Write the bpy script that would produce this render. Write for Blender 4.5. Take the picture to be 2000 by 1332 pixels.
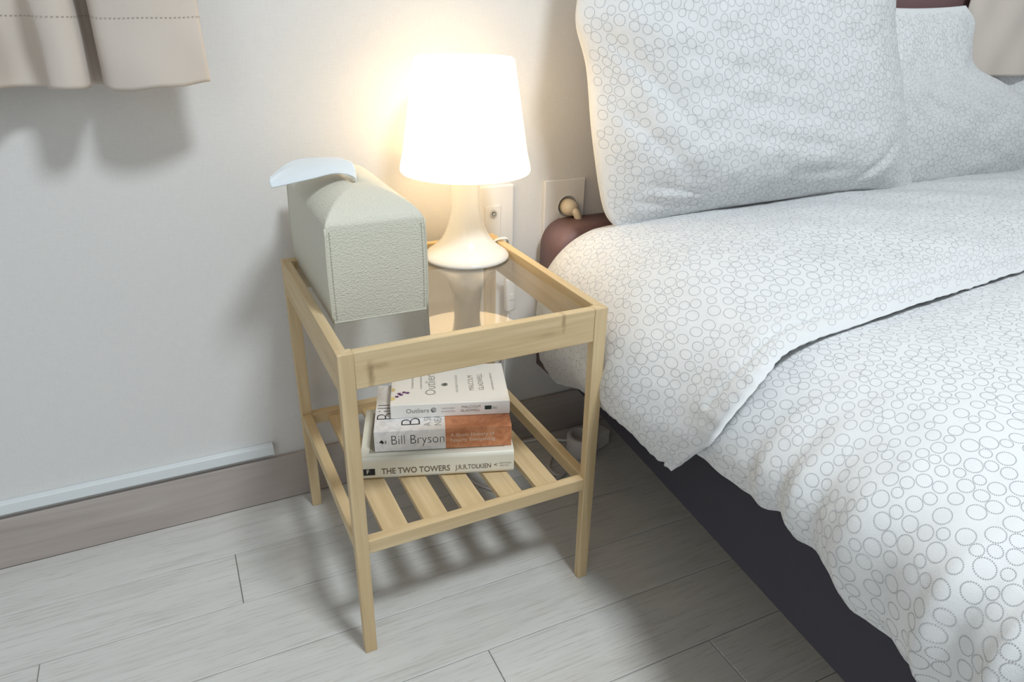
import bpy, bmesh, math, random
import numpy as np
from mathutils import Matrix, Vector

# ------------------------------------------------------------------ camera, light, exposure
scene = bpy.context.scene
COL = scene.collection
for o in list(bpy.data.objects):
    bpy.data.objects.remove(o)

cam_data = bpy.data.cameras.new('camera')
cam_data.sensor_fit = 'HORIZONTAL'
cam_data.sensor_width = 36.0
cam_data.lens = 36.0 * 1382.6 / 2000.0
cam_data.clip_start = 0.01
cam = bpy.data.objects.new('camera', cam_data)
COL.objects.link(cam)
cx_ = Vector((0.90302117, -0.42926784, 0.01678926))
cy_ = Vector((-0.16943555, -0.39179889, -0.90431478))
cz_ = Vector((0.39477127, 0.8137707, -0.42653593))
cam.matrix_world = Matrix((
    (cx_.x, -cy_.x, -cz_.x, -0.12827171),
    (cx_.y, -cy_.y, -cz_.y, -1.09460374),
    (cx_.z, -cy_.z, -cz_.z, 0.79487317),
    (0, 0, 0, 1)))
scene.camera = cam

world = bpy.data.worlds.new('world')
scene.world = world
world.use_nodes = True
world.node_tree.nodes['Background'].inputs[0].default_value = (0.80, 0.88, 1.0, 1)
world.node_tree.nodes['Background'].inputs[1].default_value = 0.3

def area(name, loc, target, size, power, color, shape='DISK'):
    d = bpy.data.lights.new(name, 'AREA')
    d.shape = shape
    d.size = size
    d.energy = power
    d.color = color
    o = bpy.data.objects.new(name, d)
    COL.objects.link(o)
    o.location = loc
    o.rotation_euler = (Vector(target) - Vector(loc)).to_track_quat('-Z', 'Y').to_euler()
    return o
# the room's ceiling lamp
area('ceiling_lamp_light', (0.44, -1.46, 2.33), (0.44, -1.46, 0), 0.42, 39.5, (0.88, 0.955, 1.0))
# added cool fill from the left, behind the camera; no known source there
area('left_fill_light', (-1.45, -2.1, 1.45), (0.3, -0.5, 0.4), 1.3, 8, (0.86, 0.94, 1.0), 'SQUARE')

LAMP_XY = (0.267, -0.111)
scene.view_settings.view_transform = 'Standard'
scene.view_settings.look = 'None'
scene.view_settings.exposure = 0.0
scene.view_settings.gamma = 1.0
scene.view_settings.use_curve_mapping = False
scene.cycles.use_denoising = True
scene.cycles.max_bounces = 10
scene.cycles.diffuse_bounces = 5
scene.cycles.glossy_bounces = 4
scene.cycles.transmission_bounces = 4
scene.cycles.transparent_max_bounces = 12
scene.cycles.caustics_reflective = False
scene.cycles.caustics_refractive = False
scene.cycles.sample_clamp_indirect = 6

rng = np.random.RandomState(7)

# ------------------------------------------------------------------ helpers
def tag(o, label=None, cat=None, group=None, kind=None):
    if label: o['label'] = label
    if cat: o['category'] = cat
    if group: o['group'] = group
    if kind: o['kind'] = kind
    return o

def empty(name, loc=(0, 0, 0), rz=0.0):
    o = bpy.data.objects.new(name, None)
    o.empty_display_size = 0.05
    COL.objects.link(o)
    o.location = loc
    o.rotation_euler = (0, 0, rz)
    return o

def link_mesh(name, me, m=None, parent=None, smooth=False):
    o = bpy.data.objects.new(name, me)
    COL.objects.link(o)
    if m is not None: me.materials.append(m)
    if smooth:
        me.polygons.foreach_set('use_smooth', [True] * len(me.polygons))
    if parent is not None: o.parent = parent
    return o

def from_bm(name, bm, m=None, parent=None, smooth=False):
    me = bpy.data.meshes.new(name)
    bmesh.ops.recalc_face_normals(bm, faces=bm.faces[:])
    bm.to_mesh(me)
    bm.free()
    return link_mesh(name, me, m, parent, smooth)

def hexa(bm, pts):
    """8 points: bottom ring 4 then top ring 4"""
    v = [bm.verts.new(p) for p in pts]
    for f in ((3, 2, 1, 0), (4, 5, 6, 7), (0, 1, 5, 4), (1, 2, 6, 5), (2, 3, 7, 6), (3, 0, 4, 7)):
        bm.faces.new([v[i] for i in f])
    return v

def box_pts(x0, y0, z0, x1, y1, z1):
    return [(x0, y0, z0), (x1, y0, z0), (x1, y1, z0), (x0, y1, z0),
            (x0, y0, z1), (x1, y0, z1), (x1, y1, z1), (x0, y1, z1)]

def box(name, b, m, parent=None, bevel=0.0, seg=2, smooth=False):
    bm = bmesh.new()
    hexa(bm, b if isinstance(b[0], (tuple, list)) else box_pts(*b))
    if bevel > 0:
        bmesh.ops.bevel(bm, geom=bm.edges[:], offset=bevel, segments=seg, affect='EDGES', profile=0.5)
    return from_bm(name, bm, m, parent, smooth)

def catmull(P, n):
    """points along a Catmull-Rom curve through P, n per span"""
    P = np.asarray(P, float)
    Q = np.vstack([2 * P[0] - P[1], P, 2 * P[-1] - P[-2]])
    out = []
    for i in range(1, len(Q) - 2):
        p0, p1, p2, p3 = Q[i - 1], Q[i], Q[i + 1], Q[i + 2]
        for k in range(n):
            t = k / n
            out.append(0.5 * ((2 * p1) + (-p0 + p2) * t + (2 * p0 - 5 * p1 + 4 * p2 - p3) * t * t
                              + (-p0 + 3 * p1 - 3 * p2 + p3) * t ** 3))
    out.append(Q[-2])
    return np.array(out)

def tube(name, pts, r, m, parent=None, seg=10, n=8, flat=1.0):
    C = catmull(pts, n)
    T = np.gradient(C, axis=0)
    T /= np.linalg.norm(T, axis=1)[:, None] + 1e-12
    up = np.array([0.1, 0.2, 1.0])
    if abs(T[0] @ up) > 0.95: up = np.array([1.0, 0.1, 0])
    verts = []
    nrm = np.cross(T[0], up); nrm /= np.linalg.norm(nrm)
    for c, t in zip(C, T):
        nrm = nrm - t * (nrm @ t); nrm /= np.linalg.norm(nrm)
        b = np.cross(t, nrm)
        for k in range(seg):
            a = 2 * math.pi * k / seg
            verts.append(c + r * (math.cos(a) * nrm + flat * math.sin(a) * b))
    faces = []
    for i in range(len(C) - 1):
        for k in range(seg):
            k2 = (k + 1) % seg
            faces.append((i * seg + k, i * seg + k2, (i + 1) * seg + k2, (i + 1) * seg + k))
    faces.append(tuple(range(seg - 1, -1, -1)))
    faces.append(tuple((len(C) - 1) * seg + k for k in range(seg)))
    me = bpy.data.meshes.new(name)
    me.from_pydata([tuple(v) for v in verts], [], faces)
    return link_mesh(name, me, m, parent, True)

def lathe(name, prof, m, parent=None, seg=96, loc=(0, 0, 0)):
    """prof: closed list of (r, z); r==0 ends collapse"""
    bm = bmesh.new()
    rings = []
    for r, z in prof:
        if r < 1e-6:
            rings.append([bm.verts.new((loc[0], loc[1], loc[2] + z))])
        else:
            rings.append([bm.verts.new((loc[0] + r * math.cos(2 * math.pi * k / seg),
                                        loc[1] + r * math.sin(2 * math.pi * k / seg), loc[2] + z)) for k in range(seg)])
    for a, b in zip(rings[:-1], rings[1:]):
        for k in range(seg):
            k2 = (k + 1) % seg
            if len(a) == 1 and len(b) == 1: continue
            if len(a) == 1: bm.faces.new((a[0], b[k2], b[k]))
            elif len(b) == 1: bm.faces.new((a[k], a[k2], b[0]))
            else: bm.faces.new((a[k], a[k2], b[k2], b[k]))
    return from_bm(name, bm, m, parent, True)

def grid_mesh(name, V, m, parent=None, closed_back=None, uv=None):
    """V: (n,m,3). closed_back: (n,m,3) second sheet joined along the rim"""
    n, k = V.shape[:2]
    idx = np.arange(n * k).reshape(n, k)
    F = np.stack([idx[:-1, :-1], idx[1:, :-1], idx[1:, 1:], idx[:-1, 1:]], -1).reshape(-1, 4)
    verts = V.reshape(-1, 3)
    if closed_back is not None:
        j = idx + n * k
        F2 = np.stack([j[:-1, :-1], j[:-1, 1:], j[1:, 1:], j[1:, :-1]], -1).reshape(-1, 4)
        rim = []
        def strip(a, b):
            for q in range(len(a) - 1):
                rim.append((a[q], a[q + 1], b[q + 1], b[q]))
        strip(idx[0, :], j[0, :]); strip(idx[-1, ::-1], j[-1, ::-1])
        strip(idx[::-1, 0], j[::-1, 0]); strip(idx[:, -1], j[:, -1])
        F = np.vstack([F, F2, np.array(rim)])
        verts = np.vstack([verts, closed_back.reshape(-1, 3)])
    me = bpy.data.meshes.new(name)
    me.vertices.add(len(verts))
    me.vertices.foreach_set('co', verts.astype(np.float32).ravel())
    me.loops.add(len(F) * 4)
    me.loops.foreach_set('vertex_index', F.astype(np.int32).ravel())
    me.polygons.add(len(F))
    me.polygons.foreach_set('loop_start', np.arange(0, len(F) * 4, 4, dtype=np.int32))
    me.update(calc_edges=True)
    me.validate()
    return link_mesh(name, me, m, parent, True)

def text_mesh(name, s, size, m, parent, M, align='LEFT', width=None, bold=0.0, shear=0.0, space=1.0):
    """flat lettering, M maps local (x along text, y up, z out) into the parent's space"""
    cu = bpy.data.curves.new(name, 'FONT')
    cu.body = s
    cu.size = size
    cu.align_x = align
    cu.offset = bold
    cu.shear = shear
    cu.space_character = space
    cu.resolution_u = 3
    ob = bpy.data.objects.new(name, cu)
    COL.objects.link(ob)
    bpy.context.view_layer.update()
    dg = bpy.context.evaluated_depsgraph_get()
    me = bpy.data.meshes.new_from_object(ob.evaluated_get(dg))
    bpy.data.objects.remove(ob)
    me.materials.clear()
    if width:
        xs = [v.co.x for v in me.vertices]
        w = max(xs) - min(xs)
        me.transform(Matrix.Diagonal((width / w, 1, 1, 1)))
    me.transform(M)
    return link_mesh(name, me, m, parent)

def frame_matrix(origin, xdir, ydir):
    x = Vector(xdir).normalized(); y = Vector(ydir).normalized(); z = x.cross(y)
    return Matrix(((x.x, y.x, z.x, origin[0]), (x.y, y.y, z.y, origin[1]), (x.z, y.z, z.z, origin[2]), (0, 0, 0, 1)))

def wobble(x, y, scale, seed, n=14):
    r = np.random.RandomState(seed)
    out = np.zeros_like(x)
    for _ in range(n):
        a = r.uniform(0, 2 * math.pi); f = (2 * math.pi / scale) * r.uniform(0.5, 1.5)
        out += np.sin(f * (x * math.cos(a) + y * math.sin(a)) + r.uniform(0, 6.28))
    return out / math.sqrt(n)

# ------------------------------------------------------------------ materials
def mat(name, color, rough=0.5, spec=0.5, **kw):
    m = bpy.data.materials.new(name)
    m.use_nodes = True
    b = m.node_tree.nodes['Principled BSDF']
    b.inputs['Base Color'].default_value = (*color, 1)
    b.inputs['Roughness'].default_value = rough
    b.inputs['Specular IOR Level'].default_value = spec
    for k, v in kw.items():
        b.inputs[k.replace('_', ' ')].default_value = v
    return m

class N:
    def __init__(s, m):
        s.t = m.node_tree; s.b = s.t.nodes['Principled BSDF']
    def new(s, ty, **kw):
        n = s.t.nodes.new(ty)
        for k, v in kw.items():
            if hasattr(n, k): setattr(n, k, v)
        return n
    def link(s, a, b): s.t.links.new(a, b)
    def coord(s, which='Object', scale=(1, 1, 1), rnd=False, loc=(0, 0, 0), rot=(0, 0, 0)):
        c = s.new('ShaderNodeTexCoord'); mp = s.new('ShaderNodeMapping')
        mp.inputs['Scale'].default_value = scale
        mp.inputs['Location'].default_value = loc
        mp.inputs['Rotation'].default_value = rot
        src = c.outputs[which]
        if rnd:
            oi = s.new('ShaderNodeObjectInfo'); sc = s.new('ShaderNodeVectorMath'); sc.operation = 'SCALE'
            cb = s.new('ShaderNodeCombineXYZ')
            s.link(oi.outputs['Random'], cb.inputs[0]); s.link(oi.outputs['Random'], cb.inputs[1]); s.link(oi.outputs['Random'], cb.inputs[2])
            s.link(cb.outputs[0], sc.inputs[0]); sc.inputs['Scale'].default_value = 37.0
            ad = s.new('ShaderNodeVectorMath'); ad.operation = 'ADD'
            s.link(src, ad.inputs[0]); s.link(sc.outputs[0], ad.inputs[1]); src = ad.outputs[0]
        s.link(src, mp.inputs['Vector'])
        return mp.outputs[0]
    def noise(s, vec, scale=5, detail=4, rough=0.5, dist=0):
        n = s.new('ShaderNodeTexNoise')
        n.inputs['Scale'].default_value = scale; n.inputs['Detail'].default_value = detail
        n.inputs['Roughness'].default_value = rough; n.inputs['Distortion'].default_value = dist
        s.link(vec, n.inputs['Vector']); return n.outputs['Fac']
    def ramp(s, fac, stops):
        r = s.new('ShaderNodeValToRGB')
        e = r.color_ramp.elements
        while len(e) < len(stops): e.new(0.5)
        for q, (p, c) in zip(e, stops):
            q.position = p; q.color = (*c, 1) if len(c) == 3 else c
        s.link(fac, r.inputs[0]); return r.outputs[0]
    def mix(s, fac, a, b, mode='MIX'):
        n = s.new('ShaderNodeMix', data_type='RGBA', blend_type=mode)
        for sock, v in ((n.inputs[0], fac), (n.inputs[6], a), (n.inputs[7], b)):
            if isinstance(v, (int, float)): sock.default_value = v
            elif isinstance(v, tuple): sock.default_value = (*v, 1)
            else: s.link(v, sock)
        return n.outputs[2]
    def bump(s, h, strength=0.3, dist=0.001):
        n = s.new('ShaderNodeBump')
        n.inputs['Strength'].default_value = strength; n.inputs['Distance'].default_value = dist
        s.link(h, n.inputs['Height']); s.link(n.outputs[0], s.b.inputs['Normal'])

def wood(name, ca, cb, cc, axis, scale=1.0, rough=0.5, knots=False):
    """grain running along one axis (0,1,2)"""
    m = mat(name, cb, rough, 0.35)
    n = N(m)
    sc = [55 * scale] * 3; sc[axis] = 2.2 * scale
    v = n.coord('Object', tuple(sc), rnd=True)
    f = n.noise(v, 1.0, 6, 0.62, 0.6)
    col = n.ramp(f, [(0.25, ca), (0.5, cb), (0.75, cc)])
    sc2 = [180 * scale] * 3; sc2[axis] = 9 * scale
    f2 = n.noise(n.coord('Object', tuple(sc2), rnd=True), 1.0, 2, 0.5)
    col = n.mix(n.ramp(f2, [(0.35, (0.35,) * 3), (0.6, (0, 0, 0))]), col, ca)
    if knots:
        sc3 = [6 * scale] * 3; sc3[axis] = 3.5
        f3 = n.noise(n.coord('Object', tuple(sc3), rnd=True), 1.6, 1, 0.5)
        col = n.mix(n.ramp(f3, [(0.66, (0, 0, 0)), (0.74, (0.45,) * 3)]), col, tuple(x * 0.62 for x in ca))
    n.link(col, n.b.inputs['Base Color'])
    n.bump(f2, 0.12, 0.0006)
    return m

BA, BB, BC = (0.52, 0.375, 0.20), (0.645, 0.49, 0.285), (0.74, 0.59, 0.37)
bam_x = wood('bamboo_along_x', BA, BB, BC, 0, knots=True)
bam_y = wood('bamboo_along_y', BA, BB, BC, 1)
bam_z = wood('bamboo_along_z', BA, BB, BC, 2)

def with_nodes(name, spots):
    m = wood(name, BA, BB, BC, 0)
    n = N(m)
    src = n.b.inputs['Base Color'].links[0].from_socket
    for (px, pz, sx, sz, k) in spots:
        tcn = n.new('ShaderNodeTexCoord'); sb = n.new('ShaderNodeVectorMath'); sb.operation = 'SUBTRACT'
        sb.inputs[1].default_value = (px, 0, pz); n.link(tcn.outputs['Object'], sb.inputs[0])
        ml = n.new('ShaderNodeVectorMath'); ml.operation = 'MULTIPLY'; ml.inputs[1].default_value = (1 / sx, 0, 1 / sz)
        n.link(sb.outputs[0], ml.inputs[0]); ln = n.new('ShaderNodeVectorMath'); ln.operation = 'LENGTH'; n.link(ml.outputs[0], ln.inputs[0])
        nz = n.noise(n.coord('Object', (140, 140, 90)), 1.0, 3, 0.6)
        ad_n = n.new('ShaderNodeMath'); ad_n.operation = 'MULTIPLY_ADD'; n.link(nz, ad_n.inputs[0]); ad_n.inputs[1].default_value = .5; lm = n.new('ShaderNodeMath'); lm.operation = 'MULTIPLY'; lm.inputs[1].default_value = .45; n.link(ln.outputs['Value'], lm.inputs[0]); n.link(lm.outputs[0], ad_n.inputs[2])
        src = n.mix(n.ramp(ad_n.outputs[0], [(0.30, (k,) * 3), (0.80, (0, 0, 0))]), src, (0.30, 0.20, 0.10))
    n.link(src, n.b.inputs['Base Color'])
    return m
bam_apron = with_nodes('bamboo_with_nodes', [(.036, .418, .0045, .020, .8), (.044, .428, .016, .0045, .5), (.284, .440, .0035, .014, .75), (.262, .426, .022, .004, .35)])

# wallpaper
m_wall = mat('wallpaper', (0.72, 0.70, 0.675), 0.85, 0.2)
n = N(m_wall)
fa = n.noise(n.coord('Object', (900, 900, 60)), 1.0, 2, 0.5)
fb = n.noise(n.coord('Object', (60, 60, 900)), 1.0, 2, 0.5)
mx = n.mix(0.5, fa, fb)
big = n.noise(n.coord('Object', (1, 1, 1)), 2.0, 2, 0.5)
n.link(n.mix(n.ramp(mx, [(0.35, (0, 0, 0)), (0.65, (1, 1, 1))]), (0.70, 0.69, 0.68), (0.745, 0.735, 0.725)), n.b.inputs['Base Color'])
n.bump(mx, 0.25, 0.0006)

m_ceil = mat('ceiling_paint', (0.80, 0.80, 0.80), 0.9, 0.1)

# whitewashed oak laminate
m_floor = mat('whitewashed_laminate', (0.5, 0.47, 0.43), 0.42, 0.4)
n = N(m_floor)
f1 = n.noise(n.coord('Object', (2.2, 19, 19), rnd=True), 1.0, 8, 0.64, 1.8)
f2 = n.noise(n.coord('Object', (14, 330, 330), rnd=True), 1.0, 4, 0.65)
c = n.ramp(f1, [(0.20, (0.54, 0.525, 0.495)), (0.45, (0.625, 0.615, 0.59)), (0.80, (0.69, 0.68, 0.66))])
c = n.mix(n.ramp(f2, [(0.36, (0.55,) * 3), (0.47, (0, 0, 0))]), c, (0.45, 0.42, 0.385))
n.link(c, n.b.inputs['Base Color'])
n.bump(f2, 0.25, 0.0005)

m_base = mat('greige_wood_skirting', (0.35, 0.29, 0.26), 0.5, 0.4)
n = N(m_base)
f1 = n.noise(n.coord('Object', (2.5, 30, 30), rnd=True), 1.0, 6, 0.6, 0.8)
n.link(n.ramp(f1, [(0.25, (0.35, 0.305, 0.28)), (0.5, (0.45, 0.395, 0.365)), (0.78, (0.53, 0.48, 0.45))]), n.b.inputs['Base Color'])

m_plastic = mat('white_plastic', (0.80, 0.79, 0.78), 0.35, 0.5)
m_duct = mat('white_cable_duct_plastic', (0.74, 0.78, 0.80), 0.4, 0.5)
m_beige_plastic = mat('cream_plug_plastic', (0.72, 0.62, 0.47), 0.4, 0.5)
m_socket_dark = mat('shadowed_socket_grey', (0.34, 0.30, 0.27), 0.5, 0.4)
m_metal = mat('nickel_metal', (0.7, 0.66, 0.6), 0.3, 0.5, Metallic=1.0)

# bedding
def fabric(name, col, scale=1.0, weave=1.0):
    m = mat(name, col, 0.95, 0.15)
    n = N(m)
    a = n.noise(n.coord('Object', (900, 900, 900)), 1.0, 1, 0.5)
    b = n.noise(n.coord('Object', (1, 1, 1)), 70 * scale, 3, 0.55)
    h = n.mix(0.65, a, b)
    n.bump(h, 0.35 * weave, 0.0012)
    n.b.inputs['Sheen Weight'].default_value = 0.15
    return m
m_duvet = fabric('printed_cotton', (0.74, 0.75, 0.755))
m_print = mat('grey_dot_print', (0.40, 0.405, 0.42), 0.95, 0.05)
m_curtain = fabric('beige_curtain_cloth', (0.62, 0.55, 0.49), 1.6, 0.5)
m_stitch = mat('curtain_thread', (0.38, 0.33, 0.30), 0.9, 0.1)
m_mattress = fabric('mattress_ticking', (0.7, 0.7, 0.72))
m_tissue = mat('tissue_paper', (0.74, 0.765, 0.79), 0.9, 0.1)
m_tissue.node_tree.nodes['Principled BSDF'].inputs['Subsurface Weight'].default_value = 0.15

m_bedfab = mat('aubergine_upholstery', (0.20, 0.118, 0.120), 0.5, 0.4)
n = N(m_bedfab)
f1 = n.noise(n.coord('Object', (1, 1, 1)), 260, 3, 0.6)
n.bump(f1, 0.2, 0.0006)
m_bedpanel = mat('charcoal_bed_panel', (0.052, 0.049, 0.064), 0.7, 0.25)

# leather tissue box
m_leather = mat('sage_grey_pebbled_leather', (0.655, 0.635, 0.54), 0.5, 0.4)
n = N(m_leather)
vr = n.new('ShaderNodeTexVoronoi'); vr.feature = 'SMOOTH_F1'
n.link(n.coord('Object', (420, 420, 620)), vr.inputs['Vector']); vr.inputs['Scale'].default_value = 1.0
nz = n.noise(n.coord('Object', (1, 1, 1.4)), 330, 3, 0.6)
n.bump(n.mix(0.5, vr.outputs['Distance'], nz), 0.9, 0.0014)
m_leather_edge = mat('cut_leather_edge', (0.64, 0.63, 0.52), 0.7, 0.3)
m_seam = mat('dark_seam', (0.10, 0.085, 0.06), 0.8, 0.2)

# lamp
m_shade = bpy.data.materials.new('lit_white_plastic_shade')
m_shade.use_nodes = True
t = m_shade.node_tree; t.nodes.clear()
out = t.nodes.new('ShaderNodeOutputMaterial'); em = t.nodes.new('ShaderNodeEmission')
df = t.nodes.new('ShaderNodeBsdfDiffuse'); tl = t.nodes.new('ShaderNodeBsdfTranslucent'); mx1 = t.nodes.new('ShaderNodeMixShader'); ad = t.nodes.new('ShaderNodeAddShader')
df.inputs[0].default_value = (0.8, 0.78, 0.72, 1); tl.inputs[0].default_value = (0.8, 0.74, 0.6, 1)
mx1.inputs[0].default_value = 0.45
em.inputs[0].default_value = (1.0, 0.78, 0.52, 1); em.inputs[1].default_value = 1.5
t.links.new(df.outputs[0], mx1.inputs[1]); t.links.new(tl.outputs[0], mx1.inputs[2])
t.links.new(mx1.outputs[0], ad.inputs[0]); t.links.new(em.outputs[0], ad.inputs[1]); t.links.new(ad.outputs[0], out.inputs[0])
m_lampbase = mat('glossy_white_plastic', (0.76, 0.755, 0.735), 0.12, 0.5)
m_lampbase.node_tree.nodes['Principled BSDF'].inputs['Subsurface Weight'].default_value = 0.0
m_bulb = bpy.data.materials.new('glowing_bulb'); m_bulb.use_nodes = True
bb = m_bulb.node_tree.nodes['Principled BSDF']
bb.inputs['Emission Color'].default_value = (1, 0.76, 0.46, 1); bb.inputs['Emission Strength'].default_value = 10.0
bb.inputs['Base Color'].default_value = (1, 0.95, 0.85, 1)

# clear glass: fresnel reflection over straight transmission
m_glass = bpy.data.materials.new('clear_tempered_glass')
m_glass.use_nodes = True
t = m_glass.node_tree; t.nodes.clear()
out = t.nodes.new('ShaderNodeOutputMaterial'); gl = t.nodes.new('ShaderNodeBsdfGlossy'); tr = t.nodes.new('ShaderNodeBsdfTransparent')
gl.inputs['Roughness'].default_value = 0.02; gl.inputs[0].default_value = (1, 1, 1, 1)
tr.inputs[0].default_value = (0.99, 0.995, 0.99, 1)
fr = t.nodes.new('ShaderNodeFresnel'); fr.inputs[0].default_value = 1.85
ge = t.nodes.new('ShaderNodeNewGeometry'); mt = t.nodes.new('ShaderNodeMath'); mt.operation = 'SUBTRACT'; mt.inputs[0].default_value = 1.0
t.links.new(ge.outputs['Backfacing'], mt.inputs[1])
mu = t.nodes.new('ShaderNodeMath'); mu.operation = 'MULTIPLY'
t.links.new(mt.outputs[0], mu.inputs[0]); t.links.new(fr.outputs[0], mu.inputs[1])
mxs = t.nodes.new('ShaderNodeMixShader')
t.links.new(mu.outputs[0], mxs.inputs[0]); t.links.new(tr.outputs[0], mxs.inputs[1]); t.links.new(gl.outputs[0], mxs.inputs[2]); t.links.new(mxs.outputs[0], out.inputs[0])

# ------------------------------------------------------------------ the room
RX0, RX1, RY0, RH = -1.6, 3.0, -3.6, 2.4
box('wall_back', (RX0 - .1, 0, -.05, RX1 + .1, .1, RH + .05), m_wall)['kind'] = 'structure'
box('wall_left', (RX0 - .1, RY0, -.05, RX0, 0, RH + .05), m_wall)['kind'] = 'structure'
box('wall_right', (RX1, RY0, -.05, RX1 + .1, 0, RH + .05), m_wall)['kind'] = 'structure'
box('wall_front', (RX0 - .1, RY0 - .1, -.05, RX1 + .1, RY0, RH + .05), m_wall)['kind'] = 'structure'
box('ceiling', (RX0, RY0, RH, RX1, 0, RH + .05), m_ceil)['kind'] = 'structure'
floor = box('floor', (RX0, RY0, -.03, RX1, 0, -.0035), mat('floor_underlay', (0.30, 0.27, 0.24), 0.9))
floor['kind'] = 'structure'
box('baseboard_back', [(RX0, -.0095, 0), (RX1, -.0095, 0), (RX1, -.0002, 0), (RX0, -.0002, 0),
                       (RX0, -.0085, .0865), (RX1, -.0085, .0865), (RX1, -.0002, .0865), (RX0, -.0002, .0865)],
    m_base, bevel=0.0012)['kind'] = 'structure'

# laminate planks: rows of 11.28 cm, joints where the photo shows them
PW, PL = 0.1128, 1.22
edges = [-.0085, -.120] + [-.120 - PW * k for k in range(1, 32)]
known = {0: 0.68, 1: -0.139, 2: -0.395, 3: 0.90, 4: 0.153, 5: 0.44}
plank_cache = {}
r_ = random.Random(3)
for i in range(len(edges) - 1):
    y1, y0 = edges[i], edges[i + 1]
    if y1 < RY0: break
    y0 = max(y0, RY0)
    x = known.get(i, r_.uniform(-.3, .6)) - PL * 3
    while x < RX1:
        a, b = max(x, RX0), min(x + PL, RX1)
        x += PL
        if b - a < 0.02: continue
        key = (round(b - a, 4), round(y1 - y0, 4))
        if key not in plank_cache:
            bm = bmesh.new()
            g = 0.0005
            hexa(bm, box_pts(g, g, -.0035, b - a - g, y1 - y0 - g, 0))
            bmesh.ops.bevel(bm, geom=[e for e in bm.edges if all(v.co.z > -.001 for v in e.verts)], offset=0.0008, segments=1, affect='EDGES')
            me = bpy.data.meshes.new('plank'); bmesh.ops.recalc_face_normals(bm, faces=bm.faces[:]); bm.to_mesh(me); bm.free()
            me.materials.append(m_floor)
            plank_cache[key] = me
        o = bpy.data.objects.new('plank', plank_cache[key])
        COL.objects.link(o); o.location = (a, y0, 0); o.parent = floor

# cable duct along the skirting
duct = empty('cable_duct', (-.05, -.006, .097))
tag(duct, 'white plastic cable duct running along the wall just above the skirting board', 'cable duct')
box('duct_body', (-1.2, -.0065, 0, -.0015, .0058, .0185), m_duct, duct, bevel=0.0012)
box('duct_cover', (-1.2, -.0075, .0015, -.0015, -.006, .0180), m_duct, duct, bevel=0.0005)
box('end_cap', (-.0022, -.0078, -.0006, 0, .0058, .0192), m_duct, duct, bevel=0.0006)

# ------------------------------------------------------------------ outlets
def wall_plate(name, x0, x1, z0, z1):
    o = empty(name, ((x0 + x1) / 2, 0, (z0 + z1) / 2))
    w, h = (x1 - x0) / 2, (z1 - z0) / 2
    box('face_plate', [(-w, -.0085, -h), (w, -.0085, -h), (w, -.0003, -h), (-w, -.0003, -h),
                       (-w, -.0085, h), (w, -.0085, h), (w, -.0003, h), (-w, -.0003, h)], m_plastic, o, bevel=0.002, smooth=False)
    return o
p1 = wall_plate('antenna_outlet', .3275, .3975, .402, .5215)
tag(p1, 'white wall plate with a small antenna jack behind the table lamp', 'outlet')
# centre insert with the jack
cx, cz = .3568 - .3625, .455 - .46175
box('insert', (cx - .0148, -.0102, cz - .033, cx + .0148, -.0086, cz + .033), m_plastic, p1, bevel=0.001)
def ring(name, r0, r1, y0, y1, m, parent, c, seg=40):
    bm = bmesh.new()
    V = []
    for k in range(seg):
        a = 2 * math.pi * k / seg
        ca, sa = math.cos(a), math.sin(a)
        V.append([bm.verts.new((c[0] + r * ca, c[1] + y, c[2] + r * sa)) for r, y in ((r0, y0), (r0, y1), (r1, y1), (r1, y0))])
    for k in range(seg):
        A, B = V[k], V[(k + 1) % seg]
        for j in range(4):
            bm.faces.new((A[j], A[(j + 1) % 4], B[(j + 1) % 4], B[j]))
    return from_bm(name, bm, m, parent, False)
jz = .4745 - .46175
ring('jack_ring', .0042, .0062, -.0125, -.0100, m_metal, p1, (cx + .001, 0, jz))
ring('jack_core', .0005, .0026, -.0135, -.0100, m_metal, p1, (cx + .001, 0, jz))

p2 = empty('power_outlet', (.498, 0, .4615))
tag(p2, 'white wall socket with a round recess beside the pillow', 'outlet')
# plate with a real round recess
def plate_with_hole(parent, w, h, r, hc, m):
    bm = bmesh.new()
    seg = 48
    fr_, bk = [], []
    outer = []
    for k in range(seg):
        a = 2 * math.pi * k / seg + math.pi / seg
        ca, sa = math.cos(a), math.sin(a)
        s = 1e9
        if ca > 1e-9: s = min(s, (w - hc[0]) / ca)
        if ca < -1e-9: s = min(s, (-w - hc[0]) / ca)
        if sa > 1e-9: s = min(s, (h - hc[1]) / sa)
        if sa < -1e-9: s = min(s, (-h - hc[1]) / sa)
        outer.append((hc[0] + ca * s, hc[1] + sa * s, ca, sa))
    # snap corners
    for (qx, qz) in ((w, h), (-w, h), (-w, -h), (w, -h)):
        k = min(range(seg), key=lambda i: (outer[i][0] - qx) ** 2 + (outer[i][1] - qz) ** 2)
        outer[k] = (qx, qz, outer[k][2], outer[k][3])
    rings = []
    for k, (ox, oz, ca, sa) in enumerate(outer):
        rings.append([bm.verts.new(p) for p in (
            (ox, -.0003, oz), (ox, -.0075, oz), (ox * .975, -.0087, oz * .985),
            (hc[0] + r * ca, -.0087, hc[1] + r * sa), (hc[0] + r * ca * .97, -.0015, hc[1] + r * sa * .97))])
    cen = bm.verts.new((hc[0], -.0015, hc[1]))
    for k in range(seg):
        A, B = rings[k], rings[(k + 1) % seg]
        for j in range(4): bm.faces.new((A[j], A[j + 1], B[j + 1], B[j]))
        bm.faces.new((A[4], cen, B[4]))
    return from_bm('face_plate', bm, m, parent)
plate_with_hole(p2, .0405, .060, .0195, (.006, .012), m_plastic)
ring('recess_rim', .0190, .0202, -.0091, -.0080, m_plastic, p2, (.006, 0, .012))

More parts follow.
